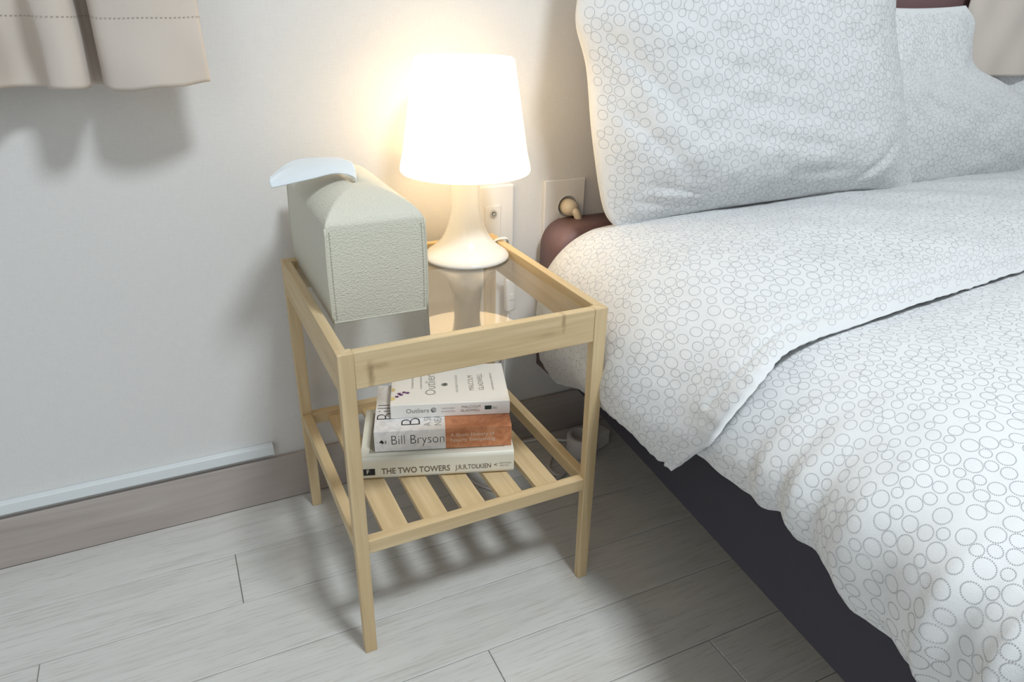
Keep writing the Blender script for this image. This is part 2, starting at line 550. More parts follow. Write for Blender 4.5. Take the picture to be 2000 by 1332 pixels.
plug = empty('plug', (.504, -.012, .4735))
tag(plug, 'cream plug pushed into the wall socket beside the pillow', 'plug')
lathe_pts = [(0, 0), (.0150, 0), (.0152, .012), (.0142, .018), (.0115, .024), (.0060, .027), (0, .0275)]
pb = lathe('plug_body', lathe_pts, m_beige_plastic, plug, seg=24)
pb.rotation_euler = (math.radians(98), 0, math.radians(8)); pb.location = (0, .010, 0)
tube('strain_relief', [(.002, -.008, -.001), (.006, -.016, -.007), (.010, -.019, -.016), (.012, -.017, -.026)], .0068, m_beige_plastic, plug)
tube('plug_cord', [(.012, -.017, -.024), (.0120, -.0120, -.032), (.0080, -.0030, -.044), (.0040, -.0006, -.060), (.0000, -.0006, -.120),
                   (-.010, -.0010, -.220), (-.014, -.0010, -.300)], .0024, m_beige_plastic, plug)

# ------------------------------------------------------------------ nightstand
T = empty('side_table', (0, -.396, 0), math.radians(0.42))
tag(T, 'light bamboo bedside table with a glass top and a slatted lower shelf', 'side table')
W_, D_, H_ = .348, .357, .4495
def leg(x0, dx, y0, dy):
    """outer corner x0,y0, dx/dy signs inward"""
    tw, td, bw, bd = .0185, .0150, .0158, .0122
    def ringp(w, d, z):
        xs = sorted((x0, x0 + dx * w)); ys = sorted((y0, y0 + dy * d))
        return [(xs[0], ys[0], z), (xs[1], ys[0], z), (xs[1], ys[1], z), (xs[0], ys[1], z)]
    box('leg', ringp(bw, bd, 0) + ringp(tw, td, H_), bam_z, T, bevel=0.0011)
leg(0, 1, 0, 1); leg(W_, -1, 0, 1); leg(0, 1, D_, -1); leg(W_, -1, D_, -1)
RB = .4035
box('apron', (.0183, .0012, RB, W_ - .0183, .0135, H_ - .0003), bam_apron, T, bevel=0.0010)
box('apron', (.0183, D_ - .0135, RB, W_ - .0183, D_ - .0012, H_ - .0003), bam_x, T, bevel=0.0010)
box('side_rail', (.0004, .0150, .398, .0128, D_ - .0150, H_ - .0003), bam_y, T, bevel=0.0010)
box('side_rail', (W_ - .0128, .0150, .398, W_ - .0004, D_ - .0150, H_ - .0003), bam_y, T, bevel=0.0010)
SZ0, SZ1 = .1655, .1850
box('shelf_rail', (.0162, .0025, SZ0, W_ - .0162, .0165, SZ1), bam_x, T, bevel=0.0010)
box('shelf_rail', (.0162, D_ - .0165, SZ0, W_ - .0162, D_ - .0025, SZ1), bam_x, T, bevel=0.0010)
box('shelf_rail', (.0015, .0135, SZ0, .0160, D_ - .0135, SZ1), bam_y, T, bevel=0.0010)
box('shelf_rail', (W_ - .0160, .0135, SZ0, W_ - .0015, D_ - .0135, SZ1), bam_y, T, bevel=0.0010)
for sx in (.0420, .0980, .1535, .2105, .2675):
    box('slat', (sx, .0155, .1665, sx + .0345, D_ - .0155, .1755), bam_y, T, bevel=0.0008)
box('glass_top', (.0129, .0137, .4370, W_ - .0129, D_ - .0137, .4415), m_glass, T, bevel=0.0)

# ------------------------------------------------------------------ bedside lamp
GZ = .4416
L = empty('table_lamp', (LAMP_XY[0], LAMP_XY[1], GZ))
tag(L, 'lit white table lamp with a trumpet-shaped plastic base on the glass table top', 'lamp')
bprof = [(0, .0012), (.050, .0008), (.0640, .0), (.0662, .0010), (.0664, .0028), (.0645, .0058), (.0580, .0105), (.0505, .0158), (.0435, .0225),
         (.0375, .0300), (.0325, .0385), (.0285, .0480), (.0255, .0580), (.0232, .0690), (.0216, .0810), (.0208, .0930), (.0210, .1040),
         (.0222, .1150), (.0242, .1260), (.0268, .1360), (.0290, .1430), (.0280, .1440), (0, .1440)]
lathe('lamp_base', bprof, m_lampbase, L)
sz0, sz1 = .1335, .2905
sprof = []
def rs(z): return .0965 + (.0715 - .0965) * (z - sz0) / (sz1 - sz0)
sprof += [(rs(sz0) - .0040, sz0 - .0010), (rs(sz0) - .0012, sz0 - .0004), (rs(sz0), sz0 + .0022), (rs(sz0) - .0010, sz0 + .010)]
for k in range(1, 9): sprof.append((rs(sz0 + .010 + k * .0175) - .0010, sz0 + .010 + k * .0175 * .995))
sprof += [(rs(sz1) - .0016, sz1 - .0022), (rs(sz1) - .0034, sz1 - .0006), (rs(sz1) - .0060, sz1), (.030, sz1 + .0004), (0, sz1 + .0004)]
sprof += [(0, sz1 - .0018), (.030, sz1 - .0018), (rs(sz1) - .0070, sz1 - .0026)]
for k in range(6, -1, -1): sprof.append((rs(sz0 + .008 + k * .0225) - .0032, sz0 + .004 + k * .0235))
sprof.append(sprof[0])
lathe('lamp_shade', sprof, m_shade, L)
lathe('shade_ring', [(.0215, .1470), (.0215, .1490), (.0230, .1490), (.0230, .1470), (.0215, .1470)], m_lampbase, L, seg=32)
for k in range(3):
    a = 2 * math.pi * k / 3 + .4
    tube('spoke', [(.022 * math.cos(a), .022 * math.sin(a), .148), (.055 * math.cos(a), .055 * math.sin(a), .147), (.0905 * math.cos(a), .0905 * math.sin(a), .1465)], .0012, m_lampbase, L, seg=6, n=2)
lathe('socket', [(0, .1440), (.0140, .1440), (.0140, .1700), (.0120, .1720), (0, .1720)], m_lampbase, L, seg=32)
lathe('bulb', [(0, .170), (.0120, .171), (.0135, .180), (.0200, .192), (.0225, .205), (.0210, .219), (.0140, .230), (0, .234)], m_bulb, L, seg=32)
m_cord = mat('white_cord', (0.80, 0.79, 0.77), 0.45, 0.4)
def Lp(x, y, z): return (x - LAMP_XY[0], y - LAMP_XY[1], z - GZ)
cord = tube('cord', [Lp(.312, -.080, .4445), Lp(.322, -.078, .4450), Lp(.330, -.0795, .4500), Lp(.3380, -.0815, .4530), Lp(.3475, -.083, .4530),
                     Lp(.3530, -.079, .446), Lp(.360, -.060, .420), Lp(.372, -.036, .385), Lp(.383, -.022, .358)], .0026, m_cord, L, flat=.7)
sw = box('cord_switch', (-.0095, -.0065, -.031, .0095, .0065, .031), m_plastic, cord, bevel=0.004, seg=3, smooth=True)
sw.location = Lp(.3862, -.0200, .3260); sw.rotation_euler = (math.radians(-4), 0, math.radians(10))
rk = box('cord_switch_rocker', (-.0045, -.0082, -.006, .0045, -.006, .006), m_plastic, cord, bevel=0.0012)
rk.location = Lp(.3862, -.0200, .3230); rk.rotation_euler = (math.radians(-4), 0, math.radians(10))
tube('cord', [Lp(.3850, -.0200, .297), Lp(.3815, -.0205, .250), Lp(.3780, -.0210, .190), Lp(.3775, -.0220, .110), Lp(.384, -.0240, .040),
              Lp(.400, -.0240, .0075), Lp(.420, -.0225, .0030), Lp(.452, -.0270, .0030), Lp(.475, -.036, .0030), Lp(.497, -.0540, .0050), Lp(.508, -.0700, .0120)], .0026, m_cord, L)

# ------------------------------------------------------------------ tissue box
BX0, BX1, BY0, BY1, BZ = .0200, .1400, -.2905, -.0400, GZ
Tb = empty('tissue_box', ((BX0 + BX1) / 2, (BY0 + BY1) / 2, BZ))
tag(Tb, 'grey-green pebbled leather tissue box cover on the left of the glass table top', 'tissue box')
bw, bd = (BX1 - BX0) / 2, (BY1 - BY0) / 2
H0, H1 = .119, .1525
def box_top(nx=49, ny=97):
    xs = bw * np.sin(np.linspace(-1, 1, nx) * math.pi / 2 * .98) / math.sin(math.pi / 2 * .98)
    ys = bd * np.sin(np.linspace(-1, 1, ny) * math.pi / 2 * .98) / math.sin(math.pi / 2 * .98)
    X, Y = np.meshgrid(xs, ys, indexing='ij')
    dx = 1 - np.abs(X) / bw
    dy = (bd - np.abs(Y)) / .078
    tt = np.clip(np.minimum(dx, dy), 0, 1)
    # soft quarter-round rise
    z = H0 + (H1 - H0) * (1 - (1 - tt) ** 2.0) ** .62
    # gentle dip at the slit
    slit = np.exp(-(X / .006) ** 2) * np.clip((bd - .075 - np.abs(Y)) / .01, 0, 1)
    z -= .006 * slit
    return X, Y, z
X, Y, Zt = box_top()
nx, ny = X.shape
bm = bmesh.new()
vt = [[bm.verts.new((X[i, j], Y[i, j], Zt[i, j])) for j in range(ny)] for i in range(nx)]
for i in range(nx - 1):
    for j in range(ny - 1):
        bm.faces.new((vt[i][j], vt[i + 1][j], vt[i + 1][j + 1], vt[i][j + 1]))
rim = [vt[i][0] for i in range(nx)] + [vt[nx - 1][j] for j in range(1, ny)] + [vt[i][ny - 1] for i in range(nx - 2, -1, -1)] + [vt[0][j] for j in range(ny - 2, 0, -1)]
prev = rim
NZ = 10
for k in range(1, NZ + 1):
    z = H0 * (1 - k / NZ)
    out_ = .0016 * math.sin(math.pi * k / NZ)
    cur = []
    for v in rim:
        sx = out_ * (1 if v.co.x > 0 else -1) if abs(abs(v.co.x) - bw) < 1e-6 else 0
        sy = out_ * (1 if v.co.y > 0 else -1) if abs(abs(v.co.y) - bd) < 1e-6 else 0
        cur.append(bm.verts.new((v.co.x + sx, v.co.y + sy, z)))
    for a in range(len(rim)):
        b = (a + 1) % len(rim)
        bm.faces.new((prev[a], cur[a], cur[b], prev[b]))
    prev = cur
bm.faces.new(prev)
body = from_bm('leather_cover', bm, m_leather, Tb, True)
mod = body.modifiers.new('edge', 'EDGE_SPLIT'); mod.split_angle = math.radians(62)
# raised cut edges and stitched seams on the four corners
for sx in (-1, 1):
    for sy in (-1, 1):
        tube('corner_seam', [(sx * (bw + .0002), sy * (bd + .0002), .001), (sx * (bw + .0014), sy * (bd + .0012), .06), (sx * (bw + .0002), sy * (bd + .0002), H0 + .0002)],
             .0013, m_leather_edge, Tb, seg=8, n=6)
def stitch_row(name, pts, parent, m, n, L_=.0022, w=.0005, nrm=(0, -1, 0)):
    P_ = catmull(pts, 40)
    s = np.concatenate([[0], np.cumsum(np.linalg.norm(np.diff(P_, axis=0), axis=1))])
    V, F = [], []
    nv = np.array(nrm, float)
    for k in range(n):
        a = s[-1] * (k + .25) / n; b = a + L_
        pa = np.array([np.interp(a, s, P_[:, q]) for q in range(3)]); pb_ = np.array([np.interp(b, s, P_[:, q]) for q in range(3)])
        t_ = pb_ - pa; t_ /= np.linalg.norm(t_) + 1e-9
        side = np.cross(t_, nv) * w
        i0 = len(V)
        for h in (0, .0004):
            V += [tuple(pa - side + nv * h), tuple(pb_ - side + nv * h), tuple(pb_ + side + nv * h), tuple(pa + side + nv * h)]
        F += [(i0, i0 + 1, i0 + 2, i0 + 3), (i0 + 4, i0 + 5, i0 + 6, i0 + 7), (i0, i0 + 1, i0 + 5, i0 + 4), (i0 + 1, i0 + 2, i0 + 6, i0 + 5), (i0 + 2, i0 + 3, i0 + 7, i0 + 6), (i0 + 3, i0, i0 + 4, i0 + 7)]
    me = bpy.data.meshes.new(name); me.from_pydata(V, [], F)
    o = link_mesh(name, me, m, parent); o['kind'] = 'stuff'
    return o
m_thread = mat('leather_thread', (0.36, 0.36, 0.28), 0.8, 0.2)
for sx in (-1, 1):
    stitch_row('seam_stitching', [(sx * (bw - .0042), -bd - .0003, .004), (sx * (bw - .0036), -bd - .0017, .06), (sx * (bw - .0042), -bd - .0003, H0 - .004)], Tb, m_thread, 32)
box('base_trim', (-bw - .0005, -bd - .0005, 0, bw + .0005, bd + .0005, .0018), m_leather_edge, Tb, bevel=.0005)

# the tissue
ctrl = np.array([
    [(.083, -.2035, .5885), (.0835, -.190, .5965), (.0825, -.170, .6010), (.0815, -.152, .6010)],
    [(.078, -.2020, .5985), (.0830, -.188, .6065), (.0835, -.172, .6110), (.0790, -.152, .6115)],
    [(.055, -.2010, .6035), (.0580, -.180, .6110), (.0560, -.158, .6130), (.0520, -.134, .6120)],
    [(.025, -.2040, .6010), (.0250, -.185, .6080), (.0255, -.158, .6110), (.0260, -.122, .6100)],
    [(-.002, -.2045, .5965), (-.003, -.190, .6030), (.0000, -.170, .6065), (.0060, -.142, .6080)],
    [(-.022, -.2030, .5930), (-.0225, -.199, .5975), (-.0220, -.194, .6005), (-.0210, -.189, .6020)]])
def surf(ctrl, nu, nv):
    A = np.stack([catmull(ctrl[:, j], nu) for j in range(ctrl.shape[1])], 1)
    return np.stack([catmull(A[i], nv) for i in range(A.shape[0])], 0)
S = surf(ctrl, 10, 12)
uu, vv = np.meshgrid(np.linspace(0, 1, S.shape[0]), np.linspace(0, 1, S.shape[1]), indexing='ij')
S[..., 2] += .0006 * wobble(uu, vv, .5, 5)
def normals(S):
    a = np.gradient(S, axis=0); b = np.gradient(S, axis=1)
    n_ = np.cross(a, b); n_ /= np.linalg.norm(n_, axis=-1, keepdims=True) + 1e-12
    return n_
Nn = normals(S); Nn *= np.sign(Nn[..., 2:3].mean())
o = grid_mesh('tissue', S, m_tissue, None, closed_back=S - Nn * .0012)
tag(o, 'white tissue pulled out of the leather box and flopped to the left', 'tissue')

# ------------------------------------------------------------------ books
m_page = mat('book_pages', (0.70, 0.62, 0.48), 0.9, 0.1)
n = N(m_page)
n.link(n.ramp(n.noise(n.coord('Object', (20, 20, 1800)), 1.0, 1, 0.5), [(0.35, (0.52, 0.44, 0.32)), (0.6, (0.74, 0.67, 0.54))]), n.b.inputs['Base Color'])
m_ink = mat('dark_ink', (0.035, 0.035, 0.04), 0.6, 0.2)
m_grey_ink = mat('grey_ink', (0.30, 0.29, 0.27), 0.6, 0.2)
m_brown_ink = mat('brown_ink', (0.20, 0.15, 0.10), 0.6, 0.2)
m_pale_ink = mat('pale_ink', (0.70, 0.52, 0.40), 0.6, 0.2)

def book(name, corner, z, length, width, thick, cover_m, round_spine=0.0):
    """corner: front-left spine corner in world xy; local x along spine, y towards fore-edge"""
    ang = math.radians(-18.6)
    o = empty(name, (corner[0], corner[1], z), ang)
    t_ = .0006
    # cover: front board, back board and spine as one wrapped sheet with thickness
    prof = []
    def cov(inset):
        r = max(round_spine, .0012) - inset
        pts = [(width, inset)]
        k = 6
        for q in range(k + 1):
            a = math.pi / 2 * q / k
            pts.append((inset + r - r * math.sin(a), inset + r - r * math.cos(a)))
        for q in range(k + 1):
            a = math.pi / 2 * q / k
            pts.append((inset + r - r * math.cos(a), thick - inset - r + r * math.sin(a)))
        pts.append((width, thick - inset))
        return pts
    A, B = cov(0), cov(t_)
    loop = A + B[::-1]
    bm = bmesh.new()
    va = [bm.verts.new((0, y, z_)) for y, z_ in loop]; vb = [bm.verts.new((length, y, z_)) for y, z_ in loop]
    nn = len(loop)
    for i in range(nn):
        bm.faces.new((va[i], va[(i + 1) % nn], vb[(i + 1) % nn], vb[i]))
    na = len(A)
    for i in range(na - 1):
        for vv_ in (va, vb):
            bm.faces.new((vv_[i], vv_[i + 1], vv_[nn - 2 - i], vv_[nn - 1 - i]))
    me = bpy.data.meshes.new('cover'); bmesh.ops.recalc_face_normals(bm, faces=bm.faces[:]); bm.to_mesh(me); bm.free()
    c_ = link_mesh('cover', me, cover_m, o)
    box('page_block', (.0010, .0016 + round_spine * .3, t_, length - .0010, width - .0010, thick - t_), m_page, o)
    return o
def spineM(x, zc): return frame_matrix((x, -.0002, zc), (1, 0, 0), (0, 0, 1))
def topM(x, y, th): return frame_matrix((x, y, th + .0002), (0, 1, 0), (-1, 0, 0))
def quad(name, pts, m, parent):
    me = bpy.data.meshes.new(name); me.from_pydata([tuple(p) for p in pts], [], [tuple(range(len(pts)))])
    return link_mesh(name, me, m, parent)

Z1, Z2, Z3 = .1762, .2145, .2490
# 1: bottom
m_cream = mat('cream_book_cover', (0.80, 0.775, 0.67), 0.35, 0.4)
TH1 = Z2 - Z1 - .0003
b1 = book('book', (.0445, -.2535), Z1, .2195, .134, TH1, m_cream, round_spine=.007)
tag(b1, 'thick cream paperback at the bottom of the pile of three', 'book', 'paperbacks piled on the lower shelf')
quad('publisher_block', [(.0030, -.0002, .0085), (.0195, -.0002, .0085), (.0195, -.0002, .0195), (.0030, -.0002, .0195)], m_ink, b1)
text_mesh('publisher_mark', 'F', .010, m_cream, b1, spineM(.0070, .0115) @ Matrix.Translation((0, 0, .0002)), bold=.0001)
text_mesh('spine_title', 'THE TWO TOWERS', .0138, m_brown_ink, b1, spineM(.0285, .0095), width=.0980, bold=.00025)
text_mesh('spine_author', 'J.R.R.TOLKIEN', .0112, m_brown_ink, b1, spineM(.1345, .0105), width=.0520, bold=.00015)
text_mesh('spine_subtitle', '<', .009, m_brown_ink, b1, spineM(.1900, .0120), bold=.0001)
text_mesh('spine_subtitle', 'A LORD OF THE RINGS', .0042, m_grey_ink, b1, spineM(.1970, .0160), width=.0185)
text_mesh('spine_subtitle', 'PART TWO', .0042, m_grey_ink, b1, spineM(.1990, .0115), width=.0130)
# engraved-looking grey border art on the front cover
m_art = mat('grey_engraving', (0.45, 0.44, 0.38), 0.5, 0.3)
n = N(m_art)
w1 = n.new('ShaderNodeTexWave'); w1.inputs['Scale'].default_value = 1.0; w1.inputs['Distortion'].default_value = 9.0; w1.inputs['Detail'].default_value = 2.5
n.link(n.coord('Object', (160, 110, 100)), w1.inputs['Vector'])
n.link(n.ramp(w1.outputs['Fac'], [(0.25, (0.24, 0.225, 0.17)), (0.55, (0.50, 0.465, 0.36))]), n.b.inputs['Base Color'])
quad('cover_art', [(.0120, .0120, TH1 + .0002), (.2070, .0120, TH1 + .0002), (.2070, .1230, TH1 + .0002), (.0120, .1230, TH1 + .0002)], m_art, b1)

# 2: middle, white and rust
m_two = mat('white_and_rust_cover', (0.8, 0.8, 0.8), 0.3, 0.45)
n = N(m_two)
sep = n.new('ShaderNodeSeparateXYZ')
tc = n.new('ShaderNodeTexCoord'); n.link(tc.outputs['Object'], sep.inputs[0])
gt = n.new('ShaderNodeMath'); gt.operation = 'GREATER_THAN'; gt.inputs[1].default_value = .1010
n.link(sep.outputs[0], gt.inputs[0])
wv = n.noise(n.coord('Object', (45, 45, 45)), 1.0, 4, 0.6, 2.0)
white = n.ramp(wv, [(0.34, (0.72, 0.70, 0.71)), (0.52, (0.84, 0.815, 0.81)), (0.8, (0.87, 0.85, 0.835))])
rust = n.ramp(wv, [(0.30, (0.46, 0.165, 0.075)), (0.5, (0.60, 0.24, 0.11)), (0.72, (0.68, 0.32, 0.17))])
n.link(n.mix(gt.outputs[0], white, rust), n.b.inputs['Base Color'])
TH2 = Z3 - Z2 - .0003
b2 = book('book', (.0680, -.2475), Z2, .1965, .135, TH2, m_two)
tag(b2, 'white and rust-brown paperback in the middle of the pile of three', 'book', 'paperbacks piled on the lower shelf')
text_mesh('spine_author', 'Bill Bryson', .0225, m_ink, b2, spineM(.0225, .0115), width=.0750, bold=-.0004)
text_mesh('spine_title', 'A Short History of', .0082, m_pale_ink, b2, spineM(.1080, .0200), width=.0640, bold=.0001)
text_mesh('spine_title', 'Nearly Everything', .0082, m_pale_ink, b2, spineM(.1080, .0115), width=.0640, bold=.0001)
quad('publisher_mark', [(.0065, -.0002, .0165), (.0100, -.0002, .0200), (.0120, -.0002, .0190), (.0135, -.0002, .0150), (.0115, -.0002, .0135)], m_ink, b2)
quad('publisher_mark', [(.0145, -.0002, .0135), (.0170, -.0002, .0135), (.0170, -.0002, .0195), (.0145, -.0002, .0185)], m_grey_ink, b2)
text_mesh('cover_title', 'Bill', .0400, m_ink, b2, topM(.0290, .0290, TH2), bold=-.0009)
text_mesh('cover_title', 'Bryson', .0420, m_ink, b2, topM(.0660, .0105, TH2), bold=-.0009)
text_mesh('cover_subtitle', 'A SHORT HISTORY OF', .0150, m_grey_ink, b2, topM(.0810, .0090, TH2), bold=-.0001)
text_mesh('cover_subtitle', 'NEARLY EVERYTHING', .0150, m_grey_ink, b2, topM(.0960, .0090, TH2), bold=-.0001)

# 3: top, white
m_white_book = mat('white_book_cover', (0.88, 0.855, 0.82), 0.35, 0.4)
TH3 = .0225
b3 = book('book', (.1005, -.2240), Z3, .1740, .1205, TH3, m_white_book)
tag(b3, 'white paperback with a small marble on its cover, topmost of the pile', 'book', 'paperbacks piled on the lower shelf')
text_mesh('spine_title', 'Outliers', .0100, m_grey_ink, b3, spineM(.0220, .0085), width=.0330, bold=.0001)
text_mesh('spine_subtitle', 'THE STORY', .0036, m_grey_ink, b3, spineM(.0730, .0125), width=.0200)
text_mesh('spine_subtitle', 'OF SUCCESS', .0036, m_grey_ink, b3, spineM(.0730, .0075), width=.0200)
text_mesh('spine_author', 'MALCOLM', .0060, m_brown_ink, b3, spineM(.1030, .0128), width=.0270)
text_mesh('spine_author', 'GLADWELL', .0060, m_brown_ink, b3, spineM(.1010, .0068), width=.0290)
m_logo = mat('dark_green_block', (0.03, 0.05, 0.045), 0.5, 0.3)
quad('publisher_block', [(.1370, -.0002, .0090), (.1470, -.0002, .0090), (.1470, -.0002, .0155), (.1370, -.0002, .0155)], m_logo, b3)
text_mesh('publisher_mark', 'B&S', .0060, m_grey_ink, b3, spineM(.1482, .0095), width=.0070)
def disc(name, c, r, m, parent, spine=False, seg=24, th=0):
    pts = []
    for k in range(seg):
        a = 2 * math.pi * k / seg
        pts.append((c[0] + r * math.cos(a), -.0002 - th, c[1] + r * math.sin(a)) if spine else (c[0] + r * math.cos(a), c[1] + r * math.sin(a), TH3 + .0002 + th))
    return quad(name, pts, m, parent)
m_marble = mat('marble_print', (0.25, 0.25, 0.25), 0.4, 0.3)
n = N(m_marble)
n.link(n.ramp(n.noise(n.coord('Object', (1, 1, 1)), 260, 2, 0.5, 1.5), [(0.42, (0.04, 0.05, 0.06)), (0.6, (0.6, 0.58, 0.55))]), n.b.inputs['Base Color'])
disc('marble_print', (.0620, .0120), .0042, m_marble, b3, True)
disc('marble_print', (.0800, .0560), .0052, m_marble, b3)
text_mesh('cover_title', 'Outliers', .0225, m_grey_ink, b3, topM(.0660, .0250, TH3), width=.0720, bold=-.00012)
text_mesh('cover_subtitle', 'THE STORY OF SUCCESS', .0050, m_grey_ink, b3, topM(.1000, .0300, TH3), width=.055)
text_mesh('cover_author', 'MALCOLM', .0115, m_brown_ink, b3, topM(.1240, .0340, TH3), width=.0470, bold=-.0001)
text_mesh('cover_author', 'GLADWELL', .0115, m_brown_ink, b3, topM(.1390, .0340, TH3), width=.0520, bold=-.0001)
text_mesh('cover_subtitle', 'AUTHOR OF BLINK AND THE TIPPING POINT', .0042, m_grey_ink, b3, topM(.1540, .0330, TH3), width=.055)
text_mesh('cover_subtitle', 'THE NUMBER ONE BESTSELLER', .0042, m_grey_ink, b3, topM(.0330, .0470, TH3), width=.045)
text_mesh('cover_subtitle', 'AS SEEN EVERYWHERE', .0042, m_grey_ink, b3, topM(.0460, .0450, TH3), width=.045)
m_purple = mat('violet_print', (0.15, 0.045, 0.16), 0.5, 0.3)
m_yellow = mat('yellow_print', (0.75, 0.60, 0.28), 0.5, 0.3)
for k, (fx, fy) in enumerate(((.0090, .0250), (.0150, .0300), (.0190, .0370), (.0245, .0350), (.0120, .0335))):
    pts = []
    for q in range(30):
        a = 2 * math.pi * q / 30
        rr = .0035 * (.45 + .55 * abs(math.cos(2.5 * a + k)))
        pts.append((fx + rr * math.cos(a), fy + rr * math.sin(a), TH3 + .0003))
    quad('violet_flower', pts, m_purple, b3)
quad('yellow_patch', [(.0005, .0120, TH3 + .0002), (.0060, .0160, TH3 + .0002), (.0070, .0230, TH3 + .0002), (.0005, .0260, TH3 + .0002)], m_yellow, b3)
quad('yellow_patch', [(.0005, .0400, TH3 + .0002), (.0050, .0420, TH3 + .0002), (.0060, .0480, TH3 + .0002), (.0005, .0520, TH3 + .0002)], m_yellow, b3)

# ------------------------------------------------------------------ adaptor and loose cable on the floor
ad_ = empty('socket_adaptor', (.513, -.098, 0), math.radians(20))
tag(ad_, 'white multi-socket adaptor on the floor under the edge of the bed', 'adaptor')
m_adapt = mat('aged_white_plastic', (0.62, 0.58, 0.56), 0.5, 0.4)
lathe('adaptor_body', [(0, 0), (.029, 0), (.031, .002), (.031, .038), (.029, .041), (.0225, .041), (.0215, .040), (.0205, .026), (0, .026)], m_adapt, ad_, seg=48)
box('adaptor_arm', (.018, -.022, .001, .062, .022, .037), m_adapt, ad_, bevel=.005, seg=3)
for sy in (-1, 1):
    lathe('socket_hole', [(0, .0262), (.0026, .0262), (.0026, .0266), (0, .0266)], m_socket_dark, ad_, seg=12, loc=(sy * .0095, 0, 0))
m_cable2 = mat('grey_white_cable', (0.60, 0.56, 0.54), 0.5, 0.4)
tube_o = tube('cable', [(.482, -.085, .0075), (.466, -.078, .0035), (.4500, -.0925, .0032), (.4370, -.1060, .0032), (.425, -.128, .0032), (.4300, -.150, .0032),
                (.4480, -.1480, .0032), (.4560, -.1400, .0032), (.4400, -.1520, .0032), (.4200, -.1600, .0032), (.3950, -.1660, .0032), (.3690, -.1650, .0032),
                (.3480, -.1670, .0032), (.3000, -.1400, .0032), (.2700, -.0800, .0032), (.2760, -.0300, .0032)], .0030, m_cable2)
tag(tube_o, 'pale cable looping over the floor behind the side table', 'cable')

# ------------------------------------------------------------------ bed
ANG = math.radians(5.2)
bed_rot = -ANG            # bed's length axis leans 5 degrees off the wall's normal
B = empty('bed', (.4735, 0, 0), bed_rot)
tag(B, 'low bed with a charcoal side panel and aubergine padded headboard', 'bed')
def bl(u, s):  # distance along the bed from the wall, distance across
    return (s, -u)
box('side_panel', (-.0005, -2.02, .178, .040, -.045, .365), m_bedpanel, B, bevel=.006, seg=3)
box('side_panel', (1.62, -2.02, .178, 1.66, -.20, .365), m_bedpanel, B, bevel=.006, seg=3)
box('foot_panel', (.040, -2.02, .178, 1.62, -1.98, .365), m_bedpanel, B, bevel=.006, seg=3)
box('slatted_base', (.041, -1.979, .225, 1.619, -.17, .245), bam_x, B, bevel=.002)
for lx, ly in ((.42, -.30), (.42, -1.9), (1.30, -.30), (1.30, -1.9)):
    box('bed_leg', (lx, ly - .05, 0, lx + .05, ly, .2245), m_bedpanel, B, bevel=.003)
box('mattress', (.044, -1.975, .2455, 1.614, -.135, .415), m_mattress, B, bevel=.03, seg=4, smooth=True)
# padded headboard: low rounded wing that steps up behind the pillows
HB = empty('headboard_anchor')
bpy.data.objects.remove(HB)
def profile_block(name, outline, y0, y1, bev, m, parent):
    bm = bmesh.new()
    a = [bm.verts.new((x, y0, z)) for x, z in outline]
    b = [bm.verts.new((x, y1, z)) for x, z in outline]
    f1 = bm.faces.new(a); f2 = bm.faces.new(b[::-1])
    k = len(outline)
    for i in range(k):
        bm.faces.new((a[i], b[i], b[(i + 1) % k], a[(i + 1) % k]))
    front = list(f1.edges)
    bmesh.ops.recalc_face_normals(bm, faces=bm.faces[:])
    bmesh.ops.bevel(bm, geom=front, offset=bev, segments=5, affect='EDGES', profile=.5)
    o = from_bm(name, bm, m, parent, True)
    return o
# local frame is turned by the bed's angle; undo it so the headboard lies flat on the wall
hb = empty('headboard')
hb.parent = B; hb.location = (0, 0, 0); hb.rotation_euler = (0, 0, -bed_rot)
def rounded(x0, z0, x1, z1, rl, n_=8):
    pts = [(x1, z0), (x1, z1)]
    for q in range(n_ + 1):
        a = math.pi / 2 * q / n_
        pts.append((x0 + rl - rl * math.sin(a), z1 - rl + rl * math.cos(a)))
    pts.append((x0, z0))
    return pts
ox = -.4735
wing = profile_block('headboard_wing', [(x + ox, z) for x, z in rounded(.4480, .172, .640, .4560, .045)], -.088, -.0160, .022, m_bedfab, hb)
pan = profile_block('headboard_panel', [(x + ox, z) for x, z in rounded(.600, .172, 2.36, .850, .07)], -.0860, -.0110, .022, m_bedfab, hb)

# ------------------------------------------------------------------ printed ring pattern (real thin print on the cloth)
def pack_rings(P=.26, seed=2):
    r = np.random.RandomState(seed)
    cs = np.zeros((0, 3))
    for rad, tries in ((.0076, 120), (.0071, 200), (.0067, 500), (.0062, 1500), (.0057, 3500), (.0052, 7000)):
        for _ in range(tries):
            p = r.uniform(0, P, 2); q = rad * r.uniform(.96, 1.04)
            if len(cs):
                d = np.abs(cs[:, :2] - p); d = np.minimum(d, P - d)
                if np.any(np.hypot(d[:, 0], d[:, 1]) < cs[:, 2] + q + .0009): continue
            cs = np.vstack([cs, [p[0], p[1], q]])
    return cs, P
RINGS, RP = pack_rings()
def sample_grid(S, Nn, fi, fj):
    n, k = S.shape[:2]
    i = np.clip(np.floor(fi).astype(int), 0, n - 2); j = np.clip(np.floor(fj).astype(int), 0, k - 2)
    a = (fi - i)[:, None]; b = (fj - j)[:, None]
    def bil(A): return A[i, j] * (1 - a) * (1 - b) + A[i + 1, j] * a * (1 - b) + A[i, j + 1] * (1 - a) * b + A[i + 1, j + 1] * a * b
    return bil(S), bil(Nn)
